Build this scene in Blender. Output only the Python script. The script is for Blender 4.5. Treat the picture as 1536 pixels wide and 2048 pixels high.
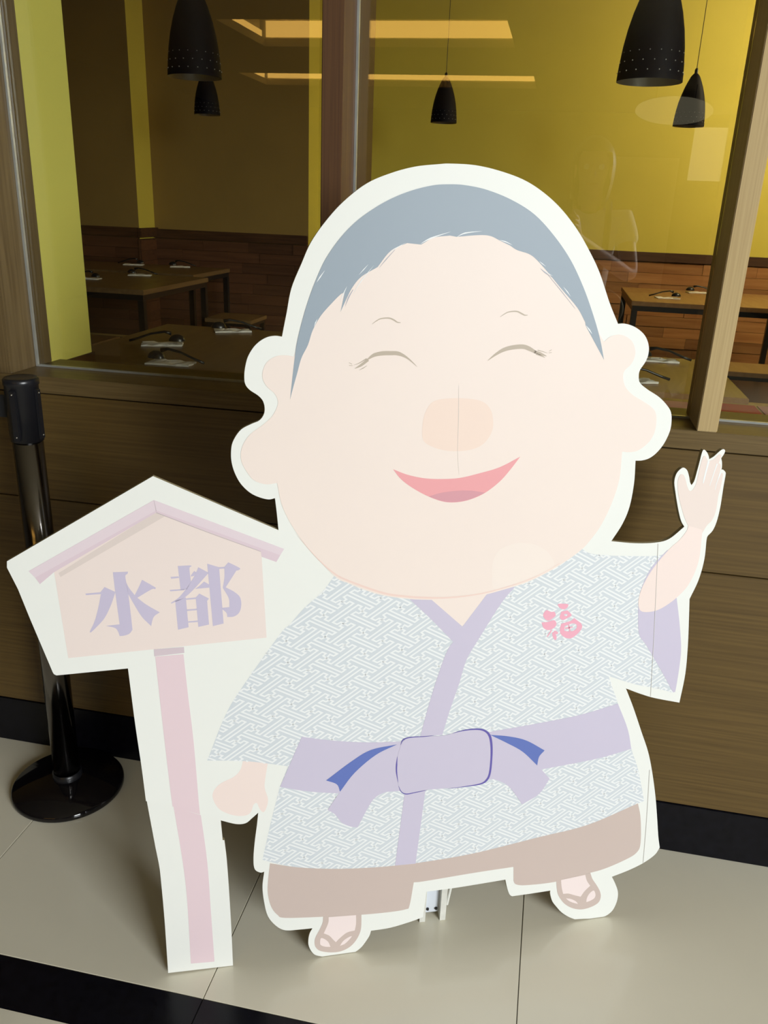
import bpy, bmesh, math, random
from mathutils import Vector, Matrix
from mathutils.geometry import tessellate_polygon
random.seed(7)
SC = bpy.context.scene
for o in list(bpy.data.objects): bpy.data.objects.remove(o)

# ------------------------------------------------------------------ camera
FPX = 1650.0; CX, CY = 768.0, 1024.0; H = 1.4
_dn = Vector((-173, 4390, FPX)).normalized()
_N = Vector((358, -605.5, FPX)); _N = (_N - _dn * _N.dot(_dn)).normalized()
_R = _dn.cross(_N)
if _R.x < 0: _R = -_R
CAM = Vector((0, -H * 1.178, H))
axis = [Vector((_R[i], _N[i], -_dn[i])) for i in range(3)]       # image x, image y (down), forward, in world
cam = bpy.data.cameras.new('camera'); co = bpy.data.objects.new('camera', cam)
SC.collection.objects.link(co); SC.camera = co
cam.sensor_fit = 'VERTICAL'; cam.sensor_height = 36.0; cam.lens = FPX / 2048 * 36; cam.clip_start = 0.02
mw = Matrix.Identity(4)
for i, v in enumerate((axis[0], -axis[1], -axis[2])):
    for r in range(3): mw[r][i] = v[r]
mw.translation = CAM; co.matrix_world = mw

# ------------------------------------------------------------------ world, lights, exposure
SC.view_settings.view_transform = 'Standard'; SC.view_settings.look = 'None'
SC.view_settings.gamma = 1.0; SC.view_settings.use_curve_mapping = False
SC.view_settings.exposure = 0.0
W = bpy.data.worlds.new('world'); SC.world = W; W.use_nodes = True
bg = W.node_tree.nodes['Background']; bg.inputs[0].default_value = (0.92, 0.97, 1.0, 1); bg.inputs[1].default_value = 0.3

def area(name, loc, target, sx, sy, power, col):
    l = bpy.data.lights.new(name, 'AREA'); l.shape = 'RECTANGLE'; l.size = sx; l.size_y = sy; l.energy = power; l.color = col
    o = bpy.data.objects.new(name, l); SC.collection.objects.link(o); o.location = loc
    o.rotation_euler = (Vector(target) - Vector(loc)).to_track_quat('-Z', 'Y').to_euler()
    return o
area('daylight_opening', (7.4, -7.6, 3.6), (0.0, -0.4, 0.7), 4.2, 3.8, 1220, (0.95, 0.985, 1.0))
area('restaurant_ceiling_light', (2.6, 5.0, 3.1), (1.4, 6.8, 1.6), 1.2, 1.2, 105, (1.0, 0.84, 0.55))

# ------------------------------------------------------------------ materials
def srgb(r, g, b):
    f = lambda c: (c / 255 / 12.92) if c / 255 <= 0.04045 else ((c / 255 + 0.055) / 1.055) ** 2.4
    return (f(r), f(g), f(b), 1)
MC = {}
def mat(name, col, rough=0.5, metal=0.0, spec=0.5, noise=0.0, scale=(8, 8, 8), col2=None, bump=0.0, coords='Object', rand=0.0, detail=3):
    if name in MC: return MC[name]
    m = bpy.data.materials.new(name); m.use_nodes = True; nt = m.node_tree; b = nt.nodes['Principled BSDF']
    b.inputs['Base Color'].default_value = col; b.inputs['Roughness'].default_value = rough
    b.inputs['Metallic'].default_value = metal; b.inputs['Specular IOR Level'].default_value = spec
    tc = nt.nodes.new('ShaderNodeTexCoord'); mp = nt.nodes.new('ShaderNodeMapping'); mp.inputs['Scale'].default_value = scale
    nt.links.new(tc.outputs[coords], mp.inputs[0])
    nz = nt.nodes.new('ShaderNodeTexNoise'); nz.inputs['Scale'].default_value = 1.0; nz.inputs['Detail'].default_value = detail
    nt.links.new(mp.outputs[0], nz.inputs[0])
    if col2 is None: col2 = tuple(c * (1 - noise) for c in col[:3]) + (1,)
    rp = nt.nodes.new('ShaderNodeValToRGB'); rp.color_ramp.elements[0].position = 0.3; rp.color_ramp.elements[1].position = 0.7
    rp.color_ramp.elements[0].color = col2; rp.color_ramp.elements[1].color = col
    nt.links.new(nz.outputs[0], rp.inputs[0]); out = rp.outputs[0]
    if rand:
        oi = nt.nodes.new('ShaderNodeObjectInfo'); mr = nt.nodes.new('ShaderNodeMapRange')
        mr.inputs[3].default_value = 1 - rand; mr.inputs[4].default_value = 1 + rand
        nt.links.new(oi.outputs['Random'], mr.inputs[0])
        hs = nt.nodes.new('ShaderNodeHueSaturation'); nt.links.new(out, hs.inputs['Color']); nt.links.new(mr.outputs[0], hs.inputs['Value']); out = hs.outputs[0]
        ad = nt.nodes.new('ShaderNodeVectorMath'); ad.operation = 'ADD'; nt.links.new(mp.outputs[0], ad.inputs[0])
        ml = nt.nodes.new('ShaderNodeMath'); ml.operation = 'MULTIPLY'; ml.inputs[1].default_value = 37.0
        nt.links.new(oi.outputs['Random'], ml.inputs[0]); nt.links.new(ml.outputs[0], ad.inputs[1]); nt.links.new(ad.outputs[0], nz.inputs[0])
    nt.links.new(out, b.inputs['Base Color'])
    if bump:
        bp_ = nt.nodes.new('ShaderNodeBump'); bp_.inputs['Strength'].default_value = bump; bp_.inputs['Distance'].default_value = 0.002
        nt.links.new(nz.outputs[0], bp_.inputs['Height']); nt.links.new(bp_.outputs[0], b.inputs['Normal'])
    MC[name] = m; return m
def emis(name, col, s):
    m = bpy.data.materials.new(name); m.use_nodes = True; nt = m.node_tree; nt.nodes.remove(nt.nodes['Principled BSDF'])
    e = nt.nodes.new('ShaderNodeEmission'); e.inputs[0].default_value = col; e.inputs[1].default_value = s
    nt.links.new(e.outputs[0], nt.nodes['Material Output'].inputs[0]); return m
def glass_mat():
    m = bpy.data.materials.new('window glass'); m.use_nodes = True; nt = m.node_tree; nt.nodes.remove(nt.nodes['Principled BSDF'])
    t = nt.nodes.new('ShaderNodeBsdfTransparent'); t.inputs[0].default_value = (0.95, 0.95, 0.90, 1)
    g = nt.nodes.new('ShaderNodeBsdfGlossy'); g.inputs['Roughness'].default_value = 0.0; g.inputs[0].default_value = (1, 1, 1, 1)
    f = nt.nodes.new('ShaderNodeFresnel'); f.inputs[0].default_value = 1.6
    ge = nt.nodes.new('ShaderNodeNewGeometry'); mr = nt.nodes.new('ShaderNodeMapRange'); mr.inputs[3].default_value = 1.6; mr.inputs[4].default_value = 1 / 1.6
    nt.links.new(ge.outputs['Backfacing'], mr.inputs[0]); nt.links.new(mr.outputs[0], f.inputs[0])
    mx = nt.nodes.new('ShaderNodeMixShader'); nt.links.new(f.outputs[0], mx.inputs[0]); nt.links.new(t.outputs[0], mx.inputs[1]); nt.links.new(g.outputs[0], mx.inputs[2])
    nt.links.new(mx.outputs[0], nt.nodes['Material Output'].inputs[0]); return m
LAM = mat('dark wood laminate', (0.140, 0.086, 0.023, 1), 0.42, noise=0, scale=(3, 3, 160), col2=(0.085, 0.05, 0.013, 1), coords='Object', detail=6)
LAMV = mat('wood laminate frame', (0.17, 0.118, 0.052, 1), 0.45, spec=0.3, scale=(260, 120, 5), col2=(0.11, 0.072, 0.03, 1), detail=5)
LAMH = mat('wood laminate rail', (0.17, 0.115, 0.045, 1), 0.42, spec=0.35, scale=(5, 60, 220), col2=(0.11, 0.072, 0.027, 1), detail=5)
BLACKSTONE = mat('black granite', (0.006, 0.006, 0.010, 1), 0.25, spec=0.22, noise=0.5, scale=(60, 60, 60))
TILE = mat('beige polished tile', (0.78, 0.74, 0.60, 1), 0.16, noise=0.07, scale=(3, 3, 3), rand=0.02, detail=5, spec=0.45)
GROUT = mat('dark grout', (0.05, 0.045, 0.035, 1), 0.8, noise=0.3)
YEL = mat('yellow wall paint', (0.78, 0.66, 0.105, 1), 0.7, noise=0.06, scale=(2, 2, 2))
OCH = mat('ochre brown wall paint', (0.34, 0.22, 0.06, 1), 0.75, noise=0.1, scale=(2, 2, 2))  # left walls, darker and browner than the yellow ones
CEIL = mat('ceiling paint', (0.60, 0.55, 0.42, 1), 0.8, noise=0.05)
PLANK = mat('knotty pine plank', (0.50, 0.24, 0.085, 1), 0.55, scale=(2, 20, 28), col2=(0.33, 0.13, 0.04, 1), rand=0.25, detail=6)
PLANKD = mat('dark plank', (0.13, 0.055, 0.025, 1), 0.55, scale=(2, 20, 28), col2=(0.08, 0.03, 0.014, 1), rand=0.25, detail=6)  # darker version of the plank colour, for the left wainscots
CAP = mat('dark wood cap rail', (0.10, 0.045, 0.02, 1), 0.5, scale=(3, 20, 60), col2=(0.05, 0.02, 0.01, 1))
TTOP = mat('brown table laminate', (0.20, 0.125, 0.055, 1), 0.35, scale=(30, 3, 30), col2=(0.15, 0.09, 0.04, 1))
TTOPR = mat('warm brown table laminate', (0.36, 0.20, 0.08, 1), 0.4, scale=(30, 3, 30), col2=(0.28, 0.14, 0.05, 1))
STEEL = mat('black painted steel', (0.012, 0.011, 0.012, 1), 0.35, noise=0.3)
BEAD = mat('silver sealant bead', (0.55, 0.58, 0.56, 1), 0.3, metal=0.6, noise=0.2, scale=(20, 20, 20))
LAMPB = mat('matte black lampshade', (0.006, 0.005, 0.010, 1), 0.6, spec=0.12, noise=0.2)
LAMPI = mat('silver lamp lining', (0.6, 0.6, 0.58, 1), 0.45, metal=0.3, noise=0.1)
WHITEP = mat('white paper', (0.82, 0.80, 0.75, 1), 0.8, noise=0.08)
REDP = mat('red paper', (0.62, 0.05, 0.05, 1), 0.6, noise=0.15)
PINKP = mat('pink paper', (0.75, 0.36, 0.34, 1), 0.6, noise=0.15)
PLAST = mat('black plastic', (0.012, 0.012, 0.015, 1), 0.3, noise=0.2)
CHROME = mat('dark polished metal', (0.20, 0.185, 0.175, 1), 0.14, metal=1.0, noise=0.1)
GLOSSB = mat('gloss black lacquer', (0.006, 0.005, 0.006, 1), 0.07, noise=0.1)
SCREW = mat('bright screw', (0.7, 0.68, 0.62, 1), 0.25, metal=1.0)
GLASS = glass_mat()

# ------------------------------------------------------------------ helpers
COL = SC.collection
def obj(name, bm, m, parent=None, kind=None, label=None, smooth=False):
    me = bpy.data.meshes.new(name); bmesh.ops.recalc_face_normals(bm, faces=bm.faces[:]); bm.to_mesh(me); bm.free()
    for mm in (m if isinstance(m, (list, tuple)) else [m]): me.materials.append(mm)
    if smooth:
        for p in me.polygons: p.use_smooth = True
    o = bpy.data.objects.new(name, me); COL.objects.link(o)
    if parent: o.parent = parent
    if kind: o['kind'] = kind
    if label: o['label'] = label
    return o
def empty(name, loc=(0, 0, 0), rz=0.0, label=None, cat=None, group=None, kind=None):
    o = bpy.data.objects.new(name, None); COL.objects.link(o); o.location = loc; o.rotation_euler = (0, 0, rz); o.empty_display_size = 0.05
    tag(o, label, cat, group, kind); return o
def tag(o, label=None, cat=None, group=None, kind=None):
    if label: o['label'] = label
    if cat: o['category'] = cat
    if group: o['group'] = group
    if kind: o['kind'] = kind
    return o
def copy_tree(o, parent=None):
    c = o.copy(); COL.objects.link(c)
    if parent: c.parent = parent
    for ch in list(o.children): copy_tree(ch, c)
    return c
def bx(bm, x0, x1, y0, y1, z0, z1, bev=0.0):
    vs = [bm.verts.new((x, y, z)) for z in (z0, z1) for y in (y0, y1) for x in (x0, x1)]
    fs = [bm.faces.new([vs[i] for i in q]) for q in ((0, 2, 3, 1), (4, 5, 7, 6), (0, 1, 5, 4), (2, 6, 7, 3), (0, 4, 6, 2), (1, 3, 7, 5))]
    if bev:
        es = list({e for f in fs for e in f.edges}); bmesh.ops.bevel(bm, geom=es, offset=bev, segments=2, affect='EDGES')
    return bm
def box(name, x0, x1, y0, y1, z0, z1, m, parent=None, bev=0.0, **k):
    bm = bmesh.new(); bx(bm, x0, x1, y0, y1, z0, z1, bev); return obj(name, bm, m, parent, **k)
def lathe(bm, prof, seg=32, c=(0, 0, 0), capb=False, capt=False):
    rings = []
    for r, z in prof:
        rings.append([bm.verts.new((c[0] + r * math.cos(2 * math.pi * i / seg), c[1] + r * math.sin(2 * math.pi * i / seg), c[2] + z)) for i in range(seg)])
    for a, b in zip(rings, rings[1:]):
        for i in range(seg):
            bm.faces.new((a[i], a[(i + 1) % seg], b[(i + 1) % seg], b[i]))
    if capb: bm.faces.new(rings[0])
    if capt: bm.faces.new(rings[-1])
    return bm
def tube(bm, pts, r, seg=8):
    pts = [Vector(p) for p in pts]; rr = r if isinstance(r, (list, tuple)) else [r] * len(pts); rings = []
    for i, p in enumerate(pts):
        d = (pts[min(i + 1, len(pts) - 1)] - pts[max(i - 1, 0)]).normalized()
        a = d.orthogonal().normalized() if not rings else (pa - d * pa.dot(d)).normalized()
        pa = a; b = d.cross(a)
        rings.append([bm.verts.new(p + (a * math.cos(2 * math.pi * k / seg) + b * math.sin(2 * math.pi * k / seg)) * rr[i]) for k in range(seg)])
    for x, y in zip(rings, rings[1:]):
        for k in range(seg): bm.faces.new((x[k], x[(k + 1) % seg], y[(k + 1) % seg], y[k]))
    bm.faces.new(rings[0]); bm.faces.new(rings[-1]); return bm

# ================================================================== STRUCTURE
# floor: slab of grout with separate tiles; black border strip 0.10 wide
fl = box('floor', -6.5, 6.5, -14.5, 0.0, -0.06, -0.004, GROUT, kind='structure')
def tile_mesh(w, d, m, nm):
    bm = bmesh.new(); bx(bm, 0, w, 0, d, -0.012, 0.0, 0.0006); me = bpy.data.meshes.new(nm); bmesh.ops.recalc_face_normals(bm, faces=bm.faces[:]); bm.to_mesh(me); bm.free(); me.materials.append(m); return me
J = 0.0016
tm = tile_mesh(0.575 - J, 0.60 - J, TILE, 'floor_tile'); tb = tile_mesh(0.575 - J, 0.10 - J, BLACKSTONE, 'border_tile')
def put(me, nm, x, y, par):
    o = bpy.data.objects.new(nm, me); COL.objects.link(o); o.parent = par; o.location = (x, y, 0); return o
tw = tile_mesh(0.575 - J, 0.614, TILE, 'wall_row_tile')
rows = [(-0.61, 'floor_tile', tw), (-0.71, 'border_tile', tb)] + [(-0.71 - 0.6 * (k + 1), 'floor_tile', tm) for k in range(5)]
for y, nm, me in rows:
    for i in range(-9, 10):
        if nm == 'floor_tile' and y < -1.4 and abs(i) > 6: continue
        put(me, nm, 0.072 + 0.575 * i + J / 2, y + J / 2, fl)
far = bmesh.new(); bx(far, -6.5, 6.5, -14.5, -3.72, -0.003, 0.0); obj('far_floor_tiles', far, TILE, fl, kind='stuff')

# facade below the windows
wf = box('wall_front', -6.5, 6.5, 0.012, 0.20, 0.0, 0.967, GROUT, kind='structure')
for a, b in ((-6.5, -2.2), (-2.197, 1.6), (1.603, 6.5)):
    box('wall_panel', a, b, 0.0, 0.0115, 0.1335, 0.7108, LAM, wf, bev=0.0008)
    box('wall_panel', a, b, 0.0, 0.0115, 0.7138, 0.9655, LAM, wf, bev=0.0008)
box('baseboard_front', -6.5, 6.5, -0.003, 0.0115, 0.0002, 0.132, BLACKSTONE, kind='structure', bev=0.001)
box('trim_1', -6.5, 6.5, -0.001, 0.20, 0.9685, 1.006, LAMH, kind='structure', bev=0.001)           # sill rail
# posts between the windows
JX = -1.182
box('trim_2', -1.9, JX, 0.0, 0.165, 1.006, 2.7, LAMV, kind='structure', bev=0.0015)
box('trim_3', -0.462, -0.4215, 0.0, 0.27, 1.006, 2.7, mat('reddish wood laminate', (0.13, 0.066, 0.03, 1), 0.5, spec=0.25, scale=(300, 100, 4), col2=(0.09, 0.045, 0.025, 1), detail=5), kind='structure', bev=0.0015)
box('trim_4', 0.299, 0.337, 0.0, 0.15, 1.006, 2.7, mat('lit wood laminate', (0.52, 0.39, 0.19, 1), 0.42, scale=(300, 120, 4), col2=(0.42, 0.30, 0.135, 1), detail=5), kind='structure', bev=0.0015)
box('trim_5', -6.5, 6.5, 0.0, 0.25, 2.7, 3.4, LAMH, kind='structure')
box('trim_6', -6.5, -1.903, 0.0, 0.25, 1.006, 2.7, LAMV, kind='structure')
def window(n, x0, x1, lastx):
    w = empty('window_%d' % n, (0, 0, 0), kind='structure')
    box('glass_pane', x0, x1, 0.106, 0.112, 1.007, 2.699, GLASS, w)
    bm = bmesh.new(); bx(bm, x0, x1, 0.098, 0.105, 1.0065, 1.011); obj('glazing_bead', bm, BEAD, w)
    bm = bmesh.new(); bx(bm, x0, x0 + 0.005, 0.098, 0.105, 1.011, 2.699); obj('glazing_bead', bm, BEAD, w)
window(1, JX + 0.0005, -0.4625, 0); window(2, -0.421, 0.2985, 0); window(3, 0.3375, 3.2, 0)
box('trim_7', 3.2, 6.5, 0.0, 0.25, 1.006, 2.7, LAMV, kind='structure')

# ---- restaurant shell
box('floor_2', -5.5, 5.2, 0.20, 7.3, -0.06, 0.0, mat('dark restaurant floor', (0.06, 0.035, 0.02, 1), 0.4, noise=0.3), kind='structure')
box('ceiling_2', -5.5, 5.2, 0.25, 7.3, 3.3, 3.4, CEIL, kind='structure')
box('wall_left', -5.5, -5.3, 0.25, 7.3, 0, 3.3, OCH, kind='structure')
box('wall_right', 5.0, 5.2, 0.25, 7.3, 0, 3.3, YEL, kind='structure')
box('wall_back', -2.43, 5.0, 6.95, 7.15, 0, 3.3, YEL, kind='structure')
# protruding brown wall part with yellow return face, and its pilaster
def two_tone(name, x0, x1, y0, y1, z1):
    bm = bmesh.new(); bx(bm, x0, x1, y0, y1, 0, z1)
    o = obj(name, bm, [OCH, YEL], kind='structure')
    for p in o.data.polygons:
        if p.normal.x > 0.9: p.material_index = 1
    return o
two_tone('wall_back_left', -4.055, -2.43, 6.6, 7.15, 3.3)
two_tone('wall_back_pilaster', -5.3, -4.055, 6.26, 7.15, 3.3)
box('wall_pier', -1.9, JX, 0.1655, 0.348, 0.0, 3.3, mat('daylit yellow paint', (0.93, 0.88, 0.21, 1), 0.7, noise=0.04, scale=(2, 2, 2)), kind='structure')  # paint lighter than the other yellow: daylight put into the colour

# plank wainscots
def wainscot(name, x0, x1, yf, ztop, PL=PLANK):
    w = empty(name, (0, 0, 0), kind='structure')
    box('backing', x0, x1, yf - 0.012, yf - 0.001, 0.02, ztop - 0.09, CAP, w)
    box('cap_rail', x0, x1, yf - 0.045, yf - 0.0005, ztop - 0.085, ztop, CAP, w, bev=0.004)
    z = ztop - 0.09; k = 0
    while z > 0.12:
        x = x0 - random.random() * 0.4
        while x < x1:
            L = random.uniform(0.35, 0.95); a, b = max(x, x0), min(x + L, x1)
            if b - a > 0.05: box('plank', a + 0.001, b - 0.001, yf - 0.026 - random.uniform(0, 0.012), yf - 0.0125, z - 0.098, z - 0.001, PL, w)
            x += L
        z -= 0.1
wainscot('trim_8', -2.43, 3.4, 6.95, 1.045)
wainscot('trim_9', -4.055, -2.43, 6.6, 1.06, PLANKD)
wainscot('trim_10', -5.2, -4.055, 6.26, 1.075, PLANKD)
_tp = bpy.data.objects['trim_10']
box('side_backing', -4.0545, -4.045, 6.22, 6.5985, 0.02, 0.97, CAP, _tp)
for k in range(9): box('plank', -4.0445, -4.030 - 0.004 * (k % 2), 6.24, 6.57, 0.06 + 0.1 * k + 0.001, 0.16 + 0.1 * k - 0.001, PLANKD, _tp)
box('side_cap', -4.0545, -4.015, 6.216, 6.5985, 0.985, 1.072, CAP, _tp, bev=0.004)
# wood cladding on the pier below the sill line
box('trim_11', -1.905, -1.177, 0.2005, 0.355, 0.0, 1.0, CAP, kind='structure')

# ---- mall side (seen only as reflections in the glass)
def slab(x0, x1, y0, y1): 
    bx(cb, x0, x1, y0, y1, 3.0, 3.08)
cb = bmesh.new()
slab(-6.5, 3.0, -14.5, -11.5); slab(-6.5, -4.6, -11.5, -10.3); slab(-0.55, 3.0, -11.5, -10.3)
slab(-6.5, 3.0, -10.3, -8.25); slab(-6.5, -3.5, -8.25, -6.8); slab(-0.68, 3.0, -8.25, -6.8); slab(-6.5, 3.0, -6.8, -0.02)
obj('ceiling', cb, CEIL, kind='structure')
MALLW = mat('grey mall wall', (0.16, 0.14, 0.11, 1), 0.8, noise=0.15)
box('wall_far', -6.7, 3.0, -14.7, -14.5, 0, 3.1, MALLW, kind='structure')
box('wall_mall_left', -6.7, -6.5, -14.5, 0.0, 0, 3.1, MALLW, kind='structure')
box('wall_mall_right', 3.0, 3.2, -14.5, -6.0, 0, 3.1, MALLW, kind='structure')
box('wall_far_panel', 0.1, 1.9, -14.499, -14.46, 0.0, 2.3, mat('pale mall cladding', (0.55, 0.5, 0.4, 1), 0.7, noise=0.05), kind='structure')
sg = empty('shop_sign', (1.31, -10.8, 2.68), label='pale oval hanging sign across the mall, reflected behind the right small lamp', cat='sign')
bm = bmesh.new(); lathe(bm, [(0.001, 0), (1.0, 0), (1.0, 0.05), (0.001, 0.05)], 48)
for v in bm.verts: v.co = Vector((v.co.x * 0.50, -0.045 + v.co.z, v.co.y * 0.17))
obj('sign_plate', bm, emis('backlit cream', (1.0, 0.9, 0.62, 1), 0.55), sg)
for k in (-1, 1):
    bm = bmesh.new(); lathe(bm, [(0.006, 0.12), (0.006, 0.318)], 8, c=(0.25 * k, -0.02, 0)); obj('hanger_rod', bm, STEEL, sg)
pn = box('poster', 2.08, 2.80, -14.495, -14.47, 1.95, 2.80, emis('backlit poster cream', (1.0, 0.88, 0.6, 1), 1.0)); tag(pn, 'cream backlit poster across the mall, reflected beside the right wood post', 'poster')
WARM = emis('warm cove light', (1.0, 0.56, 0.12, 1), 5.0)
def tray(n, x0, x1, y0, y1):
    t = empty('ceiling_tray', ((x0 + x1) / 2, (y0 + y1) / 2, 3.0), label='%s recessed ceiling tray with warm cove light, seen reflected in the window glass' % n, cat='ceiling tray', group=None)
    ax, ay = (x1 - x0) / 2, (y1 - y0) / 2
    box('tray_top', -ax - .1, ax + .1, -ay - .1, ay + .1, 0.36, 0.40, CEIL, t)
    bm = bmesh.new()
    for a in ((-ax - .1, -ax - .06, -ay, ay), (ax + .06, ax + .1, -ay, ay), (-ax - .1, ax + .1, -ay - .1, -ay - .06), (-ax - .1, ax + .1, ay + .06, ay + .1)):
        bx(bm, a[0], a[1], a[2], a[3], 0.082, 0.36)
    obj('tray_side', bm, CEIL, t)
    bm = bmesh.new(); bx(bm, -ax, ax, -ay - .055, -ay - .035, 0.10, 0.26 if n == 'nearer' else 0.34); obj('cove_lamp', bm, WARM, t)
    bm = bmesh.new(); bx(bm, -ax, ax, ay + .035, ay + .055, 0.10, 0.16); obj('cove_lamp', bm, WARM, t)
    for sx_ in (-1, 1):
        bm = bmesh.new(); bx(bm, *sorted((sx_ * (ax + .035), sx_ * (ax + .055))), -ay, ay, 0.10, 0.16); obj('cove_lamp', bm, WARM, t)
    bm = bmesh.new(); lathe(bm, [(0.001, .352), (.14, .352), (.14, .3595)], 24); obj('ceiling_vent', bm, STEEL, t)
tray('nearer', -3.5, -0.68, -8.25, -6.8); tray('farther', -4.6, -0.55, -11.5, -10.3)

# ================================================================== STANDEE
PA = None
def ray(x, y): return axis[0] * (x - CX) + axis[1] * (y - CY) + axis[2] * FPX
def onz(x, y, z=0.0):
    d = ray(x, y); return CAM + d * ((z - H) / d.z)
P0 = onz(400.5, 1948.5); P1 = onz(1170, 1839.5)
U = (P1 - P0).normalized(); nh = Vector((-U.y, U.x, 0)); LEAN = math.radians(3)
V = Vector((0, 0, 1)) * math.cos(LEAN) + nh * math.sin(LEAN); NF = U.cross(V)
def bp(x, y):
    """point of the photograph measured in metres on the board's own plane"""
    d = ray(x, y); q = CAM + d * ((P0 - CAM).dot(NF) / d.dot(NF)) - P0
    return (q.dot(U), max(q.dot(V), 0.0006))
ST = empty('cutout_standee', label='large white-edged cutout board of a smiling cartoon person in a robe, waving beside a signpost', cat='standee')
m4 = Matrix.Identity(4)
for i, v in enumerate((U, V, NF)):
    for r in range(3): m4[r][i] = v[r]
m4.translation = P0 + Vector((0, 0, 0.0006)); ST.matrix_world = m4

def P(s, x0=0, y0=0, sc=1.0):
    out = []
    for t in s.split():
        c = t.endswith('*'); t = t.rstrip('*'); a, b = t.split(',')
        out.append((x0 + float(a) / sc, y0 + float(b) / sc, c))
    return out
def smooth(pts, n=5, closed=True):
    N = len(pts); out = []
    for i in range(N if closed else N - 1):
        p1, p2 = pts[i], pts[(i + 1) % N]
        if closed or 0 < i: p0 = pts[i - 1]
        else: p0 = p1
        p3 = pts[(i + 2) % N] if (closed or i + 2 < N) else p2
        if p1[2]: p0 = (2 * p1[0] - p2[0], 2 * p1[1] - p2[1], 0)
        if p2[2]: p3 = (2 * p2[0] - p1[0], 2 * p2[1] - p1[1], 0)
        L = math.hypot(p2[0] - p1[0], p2[1] - p1[1])
        k = 1 if (p1[2] and p2[2]) or L < 2.5 else n
        for j in range(k):
            t = j / k
            f = lambda a, b, c, d: 0.5 * (2 * b + (c - a) * t + (2 * a - 5 * b + 4 * c - d) * t * t + (3 * b - a - 3 * c + d) * t ** 3)
            out.append((f(p0[0], p1[0], p2[0], p3[0]), f(p0[1], p1[1], p2[1], p3[1])))
    if not closed: out.append(pts[-1][:2])
    return out
def plate(name, pts, m, w1, w0, raw=False, holes=(), parent=None, back=False, n=5, edge=None, label=None):
    if w1 > 0: w1 *= 0.33; w0 = w0 * 0.33 if w0 > 0 else w0
    loops = [[bp(*q) for q in (pts if raw else smooth(pts, n))]] + [[bp(*q) for q in smooth(h, n)] for h in holes]
    bm = bmesh.new(); flat = [p for l in loops for p in l]
    tris = tessellate_polygon([[Vector((p[0], p[1], 0)) for p in l] for l in loops])
    top = [bm.verts.new((p[0], p[1], w1)) for p in flat]; bot = [bm.verts.new((p[0], p[1], w0)) for p in flat]
    for a, b, c in tris:
        try:
            bm.faces.new((top[a], top[b], top[c]))
            if back: bm.faces.new((bot[c], bot[b], bot[a]))
        except ValueError: pass
    k = 0; side = []
    for l in loops:
        for i in range(len(l)):
            a, b = k + i, k + (i + 1) % len(l)
            try: side.append(bm.faces.new((top[a], top[b], bot[b], bot[a])))
            except ValueError: pass
        k += len(l)
    if edge:
        for f in side: f.material_index = 1
    bmesh.ops.recalc_face_normals(bm, faces=bm.faces[:])
    return obj(name, bm, [m, edge] if edge else m, parent or ST, label=label)
def ribbon(name, lines, m, w, parent=None):
    """printed line work: lines = [(pts, widths px)]"""
    w *= 0.33
    bm = bmesh.new()
    for pts, wd in lines:
        q = smooth(pts, 5, closed=False) if len(pts) > 2 else [p[:2] for p in pts]
        N = len(q); L = []; Rr = []
        for i in range(N):
            a = q[max(i - 1, 0)]; b = q[min(i + 1, N - 1)]; dx, dy = b[0] - a[0], b[1] - a[1]; l = math.hypot(dx, dy) or 1
            t = i / (N - 1) * (len(wd) - 1); k = min(int(t), len(wd) - 2); hw = (wd[k] + (wd[k + 1] - wd[k]) * (t - k)) / 2
            nx, ny = -dy / l * hw, dx / l * hw
            L.append(bm.verts.new((*bp(q[i][0] + nx, q[i][1] + ny), w))); Rr.append(bm.verts.new((*bp(q[i][0] - nx, q[i][1] - ny), w)))
        for i in range(N - 1): bm.faces.new((L[i], L[i + 1], Rr[i + 1], Rr[i]))
    return obj(name, bm, m, parent or ST)
def ribbons(name, lines, m, w):
    for l in lines: ribbon(name, [l], m, w)
def ink(name, r, g, b, rough=0.45):
    c = srgb(r, g, b); c = (c[0] * 0.83, c[1] * 0.83, c[2] * 0.83, 1)
    return mat(name, c, rough, noise=0.012, scale=(6, 6, 6), spec=0.35)
WHITE = ink('white printed board', 247, 249, 244); EDGE = mat('brown board edge', (0.42, 0.35, 0.2, 1), 0.8, noise=0.2, scale=(40, 40, 40))
SKIN = ink('pale skin print', 252, 237, 228); SKINP = ink('pink skin print', 252, 234, 227); SKINH = ink('pale hand print', 244, 228, 220)
HAIR = ink('grey blue hair print', 158, 172, 185); LIL = ink('lilac print', 213, 206, 227); ROBE = ink('grey robe print', 219, 226, 232)
LINEW = ink('white pattern print', 247, 250, 251); BRN = ink('brown print', 212, 194, 186); LIP = ink('coral lip print', 246, 172, 176)
TONG = ink('mauve tongue print', 224, 162, 172); NOSE = ink('peach nose print', 252, 229, 215); NAVY = ink('blue print', 104, 124, 196)
PURP = ink('violet outline print', 108, 98, 178); PINK = ink('pink sign print', 247, 232, 226); ROOFP = ink('pink roof print', 238, 222, 230)
ROOFD = ink('mauve roof print', 232, 212, 222); SHADP = ink('grey printed band', 232, 218, 212); POSTP = ink('pink post print', 240, 217, 224)
COLP = ink('mauve collar print', 222, 206, 214); LETT = ink('lavender letters', 208, 200, 224); ROSE = ink('rose character print', 250, 182, 202)
LASH = ink('taupe eye print', 196, 182, 164); GRY = ink('grey seam', 222, 220, 215); CHIN = ink('soft chin line', 250, 222, 212)

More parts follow.
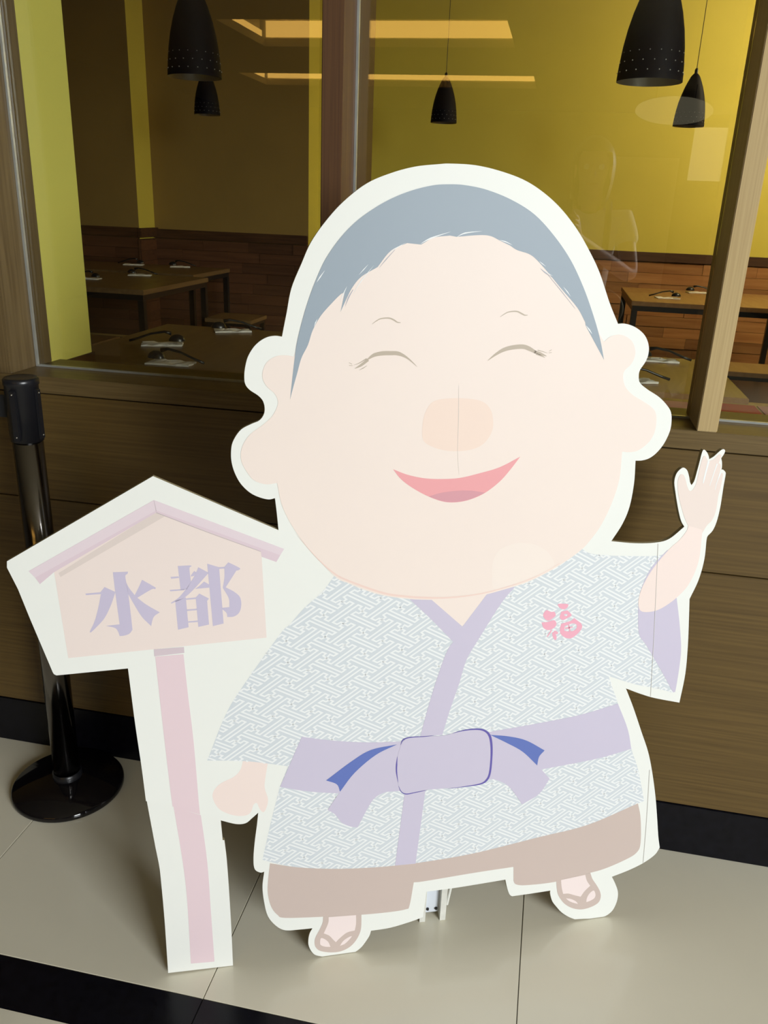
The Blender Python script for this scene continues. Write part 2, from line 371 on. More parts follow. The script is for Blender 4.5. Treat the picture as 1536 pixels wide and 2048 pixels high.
T = 0.008
out = P('306,953* 557,1061* 554,1030 550,997* 537,999.5 518,995 500,986 483,970 472,952 464.5,931 462,909 465.5,885 481,861 502,849 518,842 527,831 529.5,818 526,803 516.5,792 500,781 491,770 488.6,755 490.5,734.6 496,714 507,695.6 520,683 535,675 550,672.5 564,674* '
        '569,648 573.5,625.5 583,577 603,528 622,485.5 651.6,443 687,404 733,368 782,347 830.6,334 879.5,329 900,328 949,331 997.6,342 1046.5,360 1085.5,384.6 1121,417 1154,459.5 1180,505 1199.5,547 1219,606 1236,648.5* '
        '1248.6,648 1265,652.5 1280,661.7 1291,674 1297,690.5 1297,707 1291,724 1280,740.6 1277.4,753.6 1280,766.6 1295,779.6 1317,794 1332,809 1341.4,824 1343,842.6 1339.6,863 1328.4,887 1313.6,905.7 1298.7,917 1284,921.5 1271,922* '
        '1268,967 1259,1014 1244.5,1049 1222.5,1083* 1268,1087 1309,1086 1338,1078.5 1368.6,1054* 1362,1042 1357,1022 1353.4,1002 1350.5,983 1348.6,966 1351,952.5 1356.4,943 1366,936 1374,941 1378,953.5 1380,965 1383,971* '
        '1388.6,962 1393.5,945 1398.4,927 1404,905.6 1408,900 1414,905.6 1417.4,913.4 1418.4,919* 1427.7,913.4 1438.4,903.7 1446,899 1450,901.7 1448,908.5 1442.3,917* 1443.8,925 1443.8,934 1442.8,940* 1446,940 1450.6,944.7 1451,950.5 1447,973 1444,992.5 1440,1017 1433.5,1043 1425.7,1061 1416,1071.6* '
        '1413,1080 1408.5,1119.6 1397,1160.6 1379,1198.7* 1377.8,1236.8 1375.7,1289.5 1370.5,1348 1358.7,1405.8* 1309,1396.5 1279.6,1387.7 1251.8,1377.4* 1266.7,1416 1283,1464.6 1296,1503.7 1304,1542.8 1310.6,1591.6 1314,1634 1316.5,1673 1319.4,1695.7* 1309,1710.4 1286,1726.7 1257,1741 1223.7,1754* '
        '1229.6,1766 1234.8,1780 1235.8,1791.5 1232.7,1806 1225.4,1820.6 1215,1830 1202.5,1836 1193,1838.5* 1173,1837.8 1149.4,1839* 1137,1834 1123,1825 1112,1813 1104.6,1803 1100.4,1789 1100.5,1781.6* 1061,1787.8* 1024,1793* 1019,1789 1014.4,1777 1010.6,1759.7* 955,1769 905,1777 852.5,1783.8* 850,1805 846,1834.7* 820.6,1844 780,1856 742,1862* '
        '738.5,1872.5 729,1887 719.8,1897.5 704,1908 688.5,1911.6 673,1913.6 656,1914.7 641.7,1913 630,1910 622,1901.7 617,1890 617,1877.7 619.8,1866 625,1857* 600,1859.5 570.6,1861 552,1852 536,1833 528.4,1805 525,1773.8 528.4,1744* 520.6,1745.6 509.7,1739 507,1720.6 509,1689 514,1650 516.5,1625.8* 504,1637 491,1647 471.6,1648.5 442,1641.4* '
        '400,1630.5 345,1613 307,1604* 292,1603* 283,1533.7 270,1446 256,1337.5* 113,1351.5* 108,1349* 105.5,1345* 60,1238* 36,1179* 14,1136* 14,1123.4*')
plate('figure_panel', out, WHITE, 0.0, -T, back=True, edge=EDGE)
post = P('288,1570* 292,1603 310.4,1701.8* 317.8,1738 321.4,1767.5 328.7,1847.8 336,1953.8* 466.4,1941.7* 462,1847.8 454.7,1738 449,1687* 445.5,1687* 438,1610*')
plate('post_panel', post, WHITE, -T - 0.0005, -T * 2, back=True, edge=EDGE)

# ---- robe
robe = P('673,1146* 644,1185 609,1216 579.5,1249.6 560,1269 481,1380 449,1435 414.6,1521.6* 494,1523 576,1533* 560,1574* 543,1640 525,1720* 560,1729 595,1735 660,1738 725.5,1736.5 790,1731.6 850,1724 947.7,1707 1078,1674.6 1175.5,1650 1288,1602* 1276,1539.5 1262.4,1498 1235.7,1407.7 1226,1380* 1217,1352.5* 1268,1368.6 1312,1377 1347,1386* 1340,1250 1325,1110* 1300,1113 1225.6,1112 1181,1107.6 1159,1095* 1100,1100* 900,1150* 700,1130*')
plate('robe_print', robe, ROBE, 0.0004, 0.0001)
rp = smooth(robe)
def inside(x, y):
    c = False; j = len(rp) - 1
    for i in range(len(rp)):
        if (rp[i][1] > y) != (rp[j][1] > y) and x < (rp[j][0] - rp[i][0]) * (y - rp[i][1]) / (rp[j][1] - rp[i][1]) + rp[i][0]: c = not c
        j = i
    return c
# inverse map (board metres -> photo coordinates) only used to trim the print to the robe outline
def unbp(u, v):
    q = P0 + U * u + V * v - CAM; z = q.dot(axis[2]); return CX + FPX * q.dot(axis[0]) / z, CY + FPX * q.dot(axis[1]) / z
KX = lambda a, b: Vector(bp(640 + a / 10.24, 1200 + b / 10.24))
O_ = KX(870, 240); EU = (KX(870 + 2 * 772, 240 - 2 * 78) - O_) / 2; EV = (KX(870 + 44, 240 + 874) - O_) / 2
links = ['870,240 798,186 856,138 780,106 262,464 348,502 428,462 490,490',
         '490,490 568,440 510,394 582,350 1108,590 1032,634 958,598 892,677',
         '870,240 795,280 730,250 645,300 1172,540 1247,484 1182,458 1262,405',
         '870,240 948,272 886,324 962,358 1472,-3 1396,-40 1325,6 1262,-32']
links = [[KX(*map(float, t.split(','))) - O_ for t in l.split()] for l in links]
bm = bmesh.new(); HWD = 0.00145
def mitre(pts):
    """edge lines of a stroke of constant width with mitred corners, cut into short cells"""
    out = []; n = len(pts)
    for k in range(n):
        d1 = (pts[k] - pts[k - 1]).normalized() if k else (pts[1] - pts[0]).normalized()
        d2 = (pts[k + 1] - pts[k]).normalized() if k < n - 1 else d1
        n1 = Vector((-d1.y, d1.x)); n2 = Vector((-d2.y, d2.x)); m_ = (n1 + n2).normalized(); out.append((pts[k], m_ * min(HWD / max(m_.dot(n1), 0.35), HWD * 2)))
    res = []
    for (a, ma), (b, mb) in zip(out, out[1:]):
        k = max(1, round((b - a).length / 0.004))
        for s_ in range(k): t = s_ / k; res.append((a.lerp(b, t), ma.lerp(mb, t) if s_ == 0 else Vector((-(b - a).normalized().y, (b - a).normalized().x)) * HWD))
    res.append(out[-1]); return res
links = [mitre(l) for l in links]
for i in range(-9, 13):
    for j in range(-9, 17):
        o = O_ + EU * i + EV * j
        px = unbp(*o)
        if not (380 < px[0] < 1420 and 1060 < px[1] < 1780): continue
        for l in links:
            prev = None
            for (a, ma), (b, mb) in zip(l, l[1:]):
                c = o + (a + b) / 2
                if inside(*unbp(c.x, c.y)):
                    if prev is None: prev = [bm.verts.new((*(o + a + ma), 0.0002)), bm.verts.new((*(o + a - ma), 0.0002))]
                    nx = [bm.verts.new((*(o + b + mb), 0.0002)), bm.verts.new((*(o + b - mb), 0.0002))]
                    bm.faces.new((prev[0], nx[0], nx[1], prev[1])); prev = nx
                else: prev = None
obj('key_fret_pattern', bm, LINEW, ST, kind='stuff')

# ---- trousers, feet
Lw = 0.0009
plate('trousers_print', P('540,1727* 595,1735 660,1738 725.5,1736.5 790,1731.6 850,1724 947.7,1707 1078,1674.6 1175.5,1650 1275.8,1607* 1281,1637 1281,1686 1273,1705.5 1250,1720 1208,1738 1172,1748 1110,1764 1052,1770.6 1032,1769 1027,1762.5* 1027,1734* 947.7,1746 850,1762.5 827.5,1765* 819,1811 811,1819 773.8,1825 711,1830.6 645.6,1833.8 570.6,1836 555,1830 542.5,1814 536,1789 536,1764'), BRN, Lw, 0.0001)
def foot(outer, inner, h1, h2, x0, y0):
    plate('sandal_print', P(outer, x0, y0, 9.6), BRN, 0.0012, 0.0001)
    for s in (inner, h1, h2): plate('foot_skin_print', P(s, x0, y0, 9.6), ink('foot skin print', 252, 236, 234), 0.0016, 0.0013)
foot('445,225* 435,340 380,470 300,620 280,720 300,810 370,875 500,905 650,910 800,885 950,810 1060,700 1140,560 1175,420 1180,170*',
     '550,235* 540,350 455,545* 560,590 640,670 688,715* 760,640 900,530 1050,490* 1075,360 1075,195*', '400,640 460,650 540,710 585,805* 480,800 400,770 385,720', '765,785* 830,690 930,620 1000,595* 950,660 860,745', 600, 1810)
foot('215,300* 225,440 250,570 330,700 420,780 540,835 680,855 820,830 960,770 1040,700 1070,600 1050,500 990,390 910,270 870,155*',
     '305,290* 315,420 345,555* 450,550 560,580 680,610* 760,500 865,400* 800,300 770,190*', '400,640* 500,655 590,700 630,748* 530,722 450,685', '930,490 965,560 950,630 880,680 790,715* 800,640 850,550', 1090, 1730)

# ---- head
face = P('588,714* 574,711.5 557,712 542.4,718 531,729 525,746 526,760.6 535,775.5 548,786.6 555.5,801.4 553.6,816 542.5,835 524,851.5 501.6,868 488.6,885 482,903.5 483,924 492.4,942.4 505,959 520,966.5 535,969.3 554,966.5* 566,1017 600,1076 665.5,1150 697,1167 726,1179 765,1191 814,1198 860,1200 905,1199 960,1192 1004,1180.6 1048.5,1167 1084,1151 1119,1131 1159,1103 1181,1080 1203,1049 1224,1005 1238.6,958 1244,904* 1258,905 1274.6,902 1291,891 1302.4,878 1310,861 1312.6,839 1310,824 1300.6,813 1284,802 1263.5,789 1250.5,774 1246,757 1248.6,742.4 1261.6,729.5 1269,714.6 1270,699.8 1263.5,683 1250.5,673 1237.5,670 1220.8,673.8 1208,684* 1195,660 1160,570 1100,480 1000,410 900,385 800,405 700,470 640,570 605,660')
plate('face_print', face, SKIN, 0.0015, 0.0001)
plate('hair_print', P('1207.6,720* 1199.5,677.6 1186.5,632 1167,576.7 1141,521 1108,472.5 1069,430 1023.7,401 975,381 932.6,371.6 900,369.5 863,372 814,385 765.5,407 716.7,440 681,476 651.6,518 632,560 616,603 602.8,648 593,690.6 586.5,739.5 580,799.7* 586.5,775 594.6,746 602.8,716.7 615.8,690.6 625.5,661 641.8,632 664.6,606 681,589.7 689,586* 681,624.5* 693,598* 705,575 723,554 755,535* 781.8,502 814,487* 842,490* 868,476 900,472* 913,474.5* 958.6,471 981,473 997.6,481* 1020,492* 1034,501 1062.7,511.6 1088.8,537.6 1121,576.7 1154,615.8 1170,645* 1171,652* 1186.5,681'), HAIR, 0.0021, 0.0016)
ribbons('hair_strand_print', [(P('776,509 790,498 812,486'), (0, 1.6, 0)), (P('840,489 862,477 902,464'), (0, 3, 0)), (P('913,475 930,467 965,463'), (0, 2.6, 0)), (P('717,551 727,540 737,529'), (0, 1.6, 0)), (P('633,566 640,555 650,541'), (0, 2.4, 0)), (P('706,589 722,563 748,531'), (0, 1.8, 0)), (P('680,605 686,590 694,573'), (0, 2.2, 0)), (P('628,655 631,646 635,638'), (0, 1.8, 0)),
       (P('998,481 1010,484 1025,491'), (0, 2.2, 0)), (P('1078,523 1084,528 1092,534'), (0, 1.6, 0)), (P('1126,574 1134,584 1141,594'), (0, 1.8, 0)), (P('1171,651 1178,660 1184,669'), (0, 2.6, 0)), (P('1084,540 1095,547 1106,553'), (0, 1.4, 0))], LINEW, 0.0024)
ribbons('hair_wisp_print', [(P('757,538 772,520 790,500'), (0, 1.6, 0.6)), (P('690,614 697,596 706,580'), (0, 2.4, 1)), (P('1080,537 1090,546 1104,556'), (0, 2.2, 0)), (P('1092,546 1120,580 1150,618'), (0.4, 1.4, 0.4))], ink('hair wisp print', 186, 186, 198), 0.0026)
NL = P('845,850 846,880 862,893 888,901 915,903 945,899 968,887 983,865 986,842 980,818 960,802 915,797 870,802 852,822')
plate('nose_print', NL, NOSE, 0.0019, 0.0016)
plate('mouth_print', P('786,939* 815,950 848.5,957 882,958.6 919,956.4 959,947 999,935 1040,914* 1021,939 999,963.7 970,986 941.5,999 915,1004.7 888,1004 857,993.6 826,977 802,959'), LIP, 0.0022, 0.0016)
plate('tongue_print', P('857,993.6* 882,986 915,982 944,982 970,986* 941.5,998.5 915,1004.2 888,1003.5'), TONG, 0.0025, 0.0023)
eye = [(P('735,719.6 748,711 764,707.5 780,707 797,708 815,717 834,734'), (2, 7, 8.6, 8.4, 8, 3.5, 0.4)), (P('709,738 722,731 736,720'), (0.3, 5, 6)), (P('707,731 718,727 733,718'), (0.3, 1.4, 2)), (P('718,741 726,737 734,732'), (0.3, 1.6, .4)), (P('698,726 704,729'), (1, 1)), (P('698,731.5 705,732'), (1, 1))]
brow = [(P('744,649 752,643 762,638 778,637 788,641 794,645 801,646'), (0.6, 1.6, 2.2, 2.8, 3, 2.4, 1))]
eye2 = [(P('975,722 992,709 1008,700 1025,695.5 1045,694 1058,698 1072,706'), (0.4, 4.5, 7.4, 8.6, 9, 8.6, 5)), (P('1068,704 1080,708 1093,713'), (6, 6, .5)), (P('1072,708 1082,712 1090,716'), (4, 3, .4)), (P('1075,701 1086,704 1095,707'), (1.6, 1.4, .4)), (P('1098,703 1103,700'), (1, 1)), (P('1097,706.5 1103,705.5'), (1, 1))]
brow2 = [(P('1000,634.5 1010,628 1018,624.5 1033,623.5 1043,628 1049,631 1055,631'), (0.6, 1.6, 2.2, 2.6, 3, 2.4, 1))]
ribbon('closed_eye_print', eye, LASH, 0.0023); ribbon('closed_eye_print', eye2, LASH, 0.0023)
ribbon('eyebrow_print', brow, LASH, 0.0023); ribbon('eyebrow_print', brow2, LASH, 0.0023)
ribbon('chin_line_print', [(P('590,1066 630,1112 665.5,1145 697,1162 765,1186 814,1193.5 860,1196 905,1195 960,1188 1004,1177 1048,1163 1084,1147 1119,1127'), (0, 2, 3, 4, 4, 4, 3, 2, 1.5, 1, 0.5))], CHIN, 0.0022)
plate('highlight_print', P('984,1152 986,1122 1000,1100 1024,1089 1052,1087 1078,1093 1098,1108 1108,1128 1100,1139 1084,1147 1040,1163 990,1178'), ink('chin highlight print', 253, 240, 231), 0.0018, 0.0016)

# ---- neck, collar, chest
plate('neck_print', P('855,1190* 985,1180* 978,1188* 924,1254* 857,1199*'), SKIN, 0.0009, 0.0001)
plate('collar_print', P('816,1196* 862,1199* 924.7,1253.5* 975,1187* 1026,1170* 1028.5,1176* 1003,1206 960,1274 933,1320 918,1368 900,1420 884.5,1470* 840,1474* 862,1395 885,1325 898,1295 906.5,1284.5* 860,1237'), LIL, 0.0012, 0.0001)
F = (960, 1060, 4.518)
for s, hs in (('705,672 750,668 795,674 790,700 765,718 735,715 710,695', ()), ('735,740* 790,728* 827,770 795,795 745,815 720,790', ('760,760* 790,762* 785,780* 762,778*',)),
              ('600,727 640,742 672,742 683,775 655,800 620,822 585,805 570,765', ()), ('555,838* 610,832 670,817 690,850 670,885 620,907 575,888', ()), ('640,905* 652,910* 610,970* 602,965*', ()),
              ('652,928* 668,925 690,960 688,990 672,994 655,960', ()), ('668,912* 690,915 708,932* 690,945 672,930', ()),
              ('733,850* 790,832 825,820 850,797* 880,820 915,850 919,890 880,940 820,981 765,972 725,935 724,885', ('765,870* 800,856 845,846 873,862 870,890 845,912 800,918 762,912*',))):
    plate('chest_character', P(s, *F), ROSE, 0.0012, 0.0007, holes=[P(h, *F) for h in hs])
ribbon('chest_character', [(P('800,858 806,888 812,917', *F), (3, 3, 3)), (P('768,890 800,885 838,878', *F), (3, 3, 2))], ROSE, 0.0012)

# ---- arms
plate('sleeve_lining_print', P('1335,1100.5* 1306,1131 1288,1163.5 1278,1196 1276,1231 1278,1269 1291,1289.5 1309,1319 1329,1354 1344,1382 1348,1384 1351,1380 1358.7,1333 1362,1295 1358.7,1245.5 1353,1196*'), LIL, 0.0012, 0.0001)
plate('raised_arm_print', P('1338,1099 1306,1137 1285.5,1172 1276.7,1201.6 1281,1222 1303,1223.6 1326.5,1214.8 1356,1193 1379,1166 1397,1122.5 1404,1067* 1404,1060* 1376,1052* 1373,1062 1359,1080'), SKINP, 0.0015, 0.0001)
plate('raised_hand_print', P('1404,1067* 1414,1051 1423.8,1041 1431.6,1022 1436.4,992.5 1441,975 1445.5,951 1443,946 1439,949 1436,957* 1441,937 1440.5,929 1437,927* 1442,914 1443,911 1438,909.5 1427.7,919 1420,922 1417,927* 1414,919 1410,912.5 1406,914.4 1402,926 1397.4,944.7 1392.5,966 1387.6,977 1382.7,982 1378,981 1374,972 1371,960 1367,950.5 1361,949.6 1356.4,958 1355,970 1357,992.5 1363,1017 1369,1036.5 1376,1052*'), SKINH, 0.0012, 0.0001)
ribbon('finger_line_print', [(P('1417,923 1412,942 1408,958 1406,967'), (4, 3, 3, 1.5)), (P('1434,928 1429,942 1424,957 1419,972'), (2.4, 1.8, 1.6, 1)), (P('1441,945 1436,958 1432,970 1430,980'), (3.5, 1.6, 1.3, 1))], LINEW, 0.0016)
plate('lowered_hand_print', P('486,1521* 481,1539.5 468,1554 442,1567 427.7,1582 426,1598 439,1619 465,1630.6 488,1632 501,1625.8 507.4,1609.5 514,1607 519,1617.6 527,1625 533.5,1614.4 536,1598 530,1578.6 530,1562 536,1524*'), SKINP, 0.00035, 0.0001)

# ---- belt and bow
plate('belt_print', P('603.5,1474* 660,1481 725.5,1485 800,1483.5 860,1478* 975,1465* 1078,1446.7 1159,1430.5 1235.7,1407.7* 1255,1458 1262.4,1498* 1192,1518 1081,1539.5 975,1560* 860,1578* 740,1586 680,1587 611.6,1582.5 560,1574*'), LIL, 0.0015, 0.0001)
plate('robe_edge_print', P('810,1580* 851,1578* 831,1727.5* 790,1731.4*'), LIL, 0.0013, 0.0001)
plate('bow_tail_print', P('800,1488* 751.6,1510 709,1546 680,1583.5* 655,1620* 670,1629 683,1645 700,1653 715,1655* 738.5,1611 752,1594 774,1583.5 800,1581*'), LIL, 0.0018, 0.0016)
plate('bow_tail_print', P('978,1470* 1012.8,1485.8 1045,1503.7 1074.6,1531 1099,1557.4* 1078,1588 1043.7,1608.8* 1022.5,1578.6 1005,1565 978,1556*'), LIL, 0.0018, 0.0016)
plate('bow_shade_print', P('794,1489* 741.8,1500 702.7,1523 652,1561* 673.4,1568.8 680,1583.5* 709,1546 751.6,1510'), NAVY, 0.0021, 0.0019)
plate('bow_shade_print', P('980,1470* 1016,1472.8 1052,1481 1089,1501* 1078,1513.5 1074,1531* 1045,1503.7 1012.8,1485.8'), NAVY, 0.0021, 0.0019)
knot = P('803.6,1487 816.7,1476 850,1473 888,1471 925,1461.5 957,1459 973.7,1463 981,1476 982,1510 978.6,1548 967,1565.5 915,1574.7 850,1580 823,1586 808,1586 797,1572 793.5,1542.8 795,1513.5')
plate('bow_knot_print', knot, LIL, 0.0024, 0.0022)
ribbon('bow_outline_print', [(P('801,1490 806,1480 820,1475 850,1473 868,1471'), (0.3, 2.2, 1.8, 1.2, 0.2)), (P('794.5,1513 793,1530 793,1545 796,1565'), (0.2, 3, 2.6, 0.3)), (P('905,1466.5 930,1460.5 955,1458.5 970,1462 979,1472 982.5,1490 982.5,1515 979.5,1545 973,1560 960,1568 930,1573 896,1577.5'), (0.3, 2, 3, 4, 5, 4.6, 4, 4, 4, 2.6, 1.4, .3)), (P('797,1572 802,1583 812,1588 830,1585 855,1580'), (.5, 1.6, 2, 1.6, .3))], PURP, 0.0027)

# ---- signboard on the left
S = (0, 900, 2.56)
plate('sign_face_print', P('277,625* 795,310* 1338,520* 1365,962* 350,1067*', *S), PINK, 0.0006, 0.0001)
plate('sign_band_print', P('300,632* 800,318* 850,338* 310,652*', *S), SHADP, 0.0009, 0.0007)
plate('roof_board_print', P('147,622* 788,258* 798,312* 180,655*', *S), ROOFP, 0.0012, 0.0001); plate('roof_lip_print', P('180,655* 798,312* 800,322* 277,627* 205,688*', *S), ROOFD, 0.0012, 0.0001)
plate('roof_board_print', P('788,258* 1455,508* 1435,540* 798,310*', *S), ROOFP, 0.0012, 0.0001); plate('roof_lip_print', P('798,310* 1435,540* 1415,575* 1340,548* 1335,520* 800,322*', *S), ROOFD, 0.0012, 0.0001)
ribbon('roof_seam_print', [(P('788,260 795,290 800,316', *S), (0.6, 1, 1.2)), (P('800,322 1070,425 1335,521', *S), (1.4, 1.2, 1))], ink('roof seam print', 200, 185, 190), 0.0015)
Z = (180, 1120, 4.8)
for s in ('220,120* 365,115* 360,135 340,155 350,225 370,340 405,640 402,680 375,712 330,728 285,733* 270,690 240,655 155,635* 285,620* 245,330',
          '-43,325* 100,312* 140,262* 245,310* 235,340 200,440 140,560 60,650 10,697* 0,688 45,590 80,460 105,330* -38,340*',
          '345,210* 375,270 430,340* 470,260 500,192* 632,268* 625,282 590,285 455,365* 540,430 670,505* 620,540 600,580 588,637* 500,550 430,440 368,330*'):
    plate('sign_character', P(s, *Z), LETT, 0.0010, 0.0007)
for s in ('773,165* 850,160* 855,175* 780,183*', '843,60* 960,55 972,65 955,85 970,210* 930,285* 870,290*', '968,152* 1000,108* 1020,120* 1000,155* 970,162*',
          '1040,72* 1140,125* 1000,280 905,365 820,405 780,422* 778,412* 850,365 920,285* 970,210 1010,140', '765,290* 910,280* 905,293* 772,303*', '1095,210* 1145,238* 1145,268* 1010,280* 1045,255*',
          '818,395* 920,360* 947,648* 845,672*', '918,372* 1015,362* 1018,377* 925,385*', '928,478* 1027,470* 1029,484* 930,492*', '942,592* 1035,583* 1037,597* 944,604*', '1015,362* 1050,325* 1142,372* 1125,395* 1143,622* 1040,645*',
          '1125,38* 1240,72* 1283,612* 1180,637*', '1238,72* 1292,68* 1292,85* 1240,88*', '1290,68* 1328,25* 1435,78 1430,98 1405,105* 1303,265* 1380,305 1440,360 1452,440 1430,510 1380,545 1318,550* 1310,510 1270,475* 1268,462* 1338,455* 1332,370 1275,270* 1290,170'):
    plate('sign_character', P(s, *Z), LETT, 0.0010, 0.0007)
plate('post_collar_print', P('788,1022* 942,1010* 944,1040* 790,1058*', *S), COLP, 0.0010, 0.0001)
Q = (0, 1300, 2.738)
plate('post_print', P('850,38* 1005,25* 1030,250 1060,500 1090,850* 1096,903* 945,858* 925,700 890,400', *Q), POSTP, 0.0008, 0.0001)
plate('post_print', P('945,850* 1096,895* 1135,1180 1155,1450 1175,1727* 1045,1738* 1025,1400 1000,1180', *Q), POSTP, -T - 0.0003, -T - 0.0005)
ribbons('panel_seam', [(P('1316,1088 1309,1240 1301,1393'), (.8, .8, .8)), (P('1299,1540 1293,1640 1286,1726'), (.8, .8, .8)), (P('917,770 917,830 915,905 918,950'), (.2, .8, .4, .2))], GRY, 0.0029)

# ---- easel bracket behind the board
br = empty('support_bracket_frame')
br.parent = ST; br.name = 'support_bracket'
MI = ST.matrix_world.inverted()
def wbox(name, a, b, m):
    """box between two floor points (metres), built in the standee's frame"""
    bm = bmesh.new(); bx(bm, *a, *b); 
    for v in bm.verts: v.co = MI @ v.co
    return obj(name, bm, m, br)
WH = mat('white painted steel', (0.72, 0.72, 0.66, 1), 0.5, noise=0.2, scale=(30, 30, 30)); WG = mat('pale grey panel', (0.62, 0.66, 0.72, 1), 0.5, noise=0.05)
ba = onz(848, 1860); bb = onz(889, 1856)
def slant_box(name, p, q, wx, wy, z0, z1, m):
    bm = bmesh.new(); d = (q - p).normalized(); n_ = Vector((-d.y, d.x, 0))
    cs = [p + d * a + n_ * b for a in (-wx / 2, wx / 2) for b in (-wy / 2, wy / 2)]
    lo = [bm.verts.new(Vector((c.x, c.y, z0))) for c in cs]; hi = [bm.verts.new(Vector((c.x - 0.0, c.y + 0.012 * (z1 > 0.2), z1))) for c in cs]
    for f in ((0, 1, 3, 2),): bm.faces.new([lo[i] for i in f]); bm.faces.new([hi[i] for i in f][::-1])
    for a, b in ((0, 1), (1, 3), (3, 2), (2, 0)): bm.faces.new((lo[a], lo[b], hi[b], hi[a]))
    for v in bm.verts: v.co = MI @ v.co
    return obj(name, bm, m, br)
dd = (bb - ba).normalized(); bk = Vector((-dd.y, dd.x, 0))
ba = ba + bk * 0.035; bb = bb + bk * 0.035
slant_box('upright', ba, bb, 0.012, 0.03, 0.0003, 0.75, WH); slant_box('upright', bb, ba, 0.012, 0.03, 0.0003, 0.75, WH)
mid = (ba + bb) / 2
slant_box('panel', mid, bb, (bb - ba).length - 0.012, 0.004, 0.012, 0.72, WG)
for k in (-1, 1):
    bm = bmesh.new(); bmesh.ops.create_cone(bm, cap_ends=True, segments=12, radius1=0.003, radius2=0.003, depth=0.003, matrix=Matrix.Translation(mid + dd * 0.009 * k - bk * 0.0035 + Vector((0, 0, 0.022))) @ Matrix.Rotation(math.radians(90), 4, 'X'))
    for v in bm.verts: v.co = MI @ v.co
    obj('screw', bm, STEEL, br)
bm = bmesh.new(); tube(bm, [bb + Vector((0.01, 0.01, 0.02)), bb + Vector((0.05, 0.09, 0.35))], 0.003)
for v in bm.verts: v.co = MI @ v.co
obj('stay_rod', bm, WH, br)

# ================================================================== STANCHION
sx, sy = -1.062, -0.137
sn = empty('queue_stanchion', (sx, sy, 0), label='glossy black retractable-belt queue stanchion standing against the wall at the left edge', cat='stanchion')
bm = bmesh.new(); lathe(bm, [(0.0, 0.001), (0.131, 0.001), (0.133, 0.004), (0.133, 0.012), (0.129, 0.018), (0.06, 0.030), (0.042, 0.036), (0.0, 0.036)], 64); obj('base', bm, GLOSSB, sn, smooth=True)
bm = bmesh.new(); lathe(bm, [(0.031, 0.034), (0.031, 0.985)], 40, capb=True, capt=True); obj('post', bm, CHROME, sn, smooth=True)
bm = bmesh.new(); lathe(bm, [(0.035, 0.035), (0.035, 0.048), (0.0315, 0.052)], 40); obj('foot_ring', bm, PLAST, sn, smooth=True)
bm = bmesh.new(); lathe(bm, [(0.0335, 0.90), (0.0335, 1.018), (0.0355, 1.020), (0.0355, 1.030), (0.032, 1.034), (0.027, 1.0325), (0.0, 1.0315)], 40, capb=True)
hd = obj('head', bm, PLAST, sn, smooth=True)
for a in (-88, 2, 92, 182):
    r = math.radians(a); c, s = math.cos(r), math.sin(r)
    bm = bmesh.new(); bx(bm, 0.031, 0.0375, -0.008, 0.008, 0.905, 1.012, 0.002); bmesh.ops.rotate(bm, verts=bm.verts[:], cent=(0, 0, 0), matrix=Matrix.Rotation(r, 3, 'Z')); obj('belt_slot', bm, PLAST, hd)
    for z in (0.914, 1.004):
        bm = bmesh.new(); bmesh.ops.create_icosphere(bm, subdivisions=1, radius=0.0022, matrix=Matrix.Translation((0.0378 * c, 0.0378 * s, z))); obj('screw', bm, SCREW, hd)
bm = bmesh.new(); bx(bm, -0.9, -0.033, -0.0012, 0.0012, 0.945, 0.993); obj('belt', bm, mat('black webbing', (0.01, 0.01, 0.012, 1), 0.8, noise=0.3, scale=(300, 10, 10)), sn)

# ================================================================== PENDANT LAMPS
def lamp():
    e = empty('pendant_lamp'); R = 0.1; Hh = 0.316
    pr = [(1.0, 0), (0.995, .04), (0.97, .15), (0.92, .3), (0.84, .45), (0.72, .6), (0.57, .74), (0.42, .85), (0.28, .94), (0.16, .985), (0.09, 1.0)]
    prof = [(R * a, Hh * b) for a, b in pr]
    bm = bmesh.new(); lathe(bm, prof, 48, capt=True); obj('shade', bm, LAMPB, e, smooth=True)
    bm = bmesh.new(); lathe(bm, [(R, 0.0)] + [(R * a - 0.0025, Hh * b - 0.002 * (b > 0)) for a, b in pr[1:]], 48); obj('lining', bm, LAMPI, e, smooth=True)
    bm = bmesh.new()
    for k, zf in enumerate((.075, .16, .245, .33)):
        r = R * (0.988 - 0.02 * k - 0.006 * k * k) + 0.0012
        for i in range(18):
            a = 2 * math.pi * (i + 0.5 * (k % 2)) / 18
            bmesh.ops.create_icosphere(bm, subdivisions=1, radius=0.0021 - 0.0002 * k, matrix=Matrix.Translation((r * math.cos(a), r * math.sin(a), Hh * zf)))
    obj('perforation', bm, LAMPI, e, kind='stuff')
    bm = bmesh.new(); lathe(bm, [(0.011, Hh - .002), (0.011, Hh + .02), (0.006, Hh + .03)], 16, capt=True); obj('cable_collar', bm, STEEL, e, smooth=True)
    bm = bmesh.new(); lathe(bm, [(0.0022, Hh + .02), (0.0022, 3.0)], 8); cb_ = obj('cable', bm, STEEL, e)
    bm = bmesh.new(); lathe(bm, [(0.001, 0), (0.05, 0), (0.05, 0.025), (0.001, 0.025)], 24); cn = obj('ceiling_rose', bm, STEEL, e)
    return e
specs = [((-1.412, 1.626, 1.813), 'large nearer black pendant lamp in the left window, cut by the top edge'),
         ((-2.809, 5.078, 1.987), 'small distant black pendant lamp just below the big one in the left window'),
         ((-0.969, 5.290, 1.985), 'small black pendant lamp on a long cable above the cutout head'),
         ((0.222, 1.341, 1.780), 'large nearer black perforated pendant lamp at the right of the middle window'),
         ((0.759, 4.682, 1.945), 'small black pendant lamp hanging beside the wood post at the right')]
L0 = lamp()
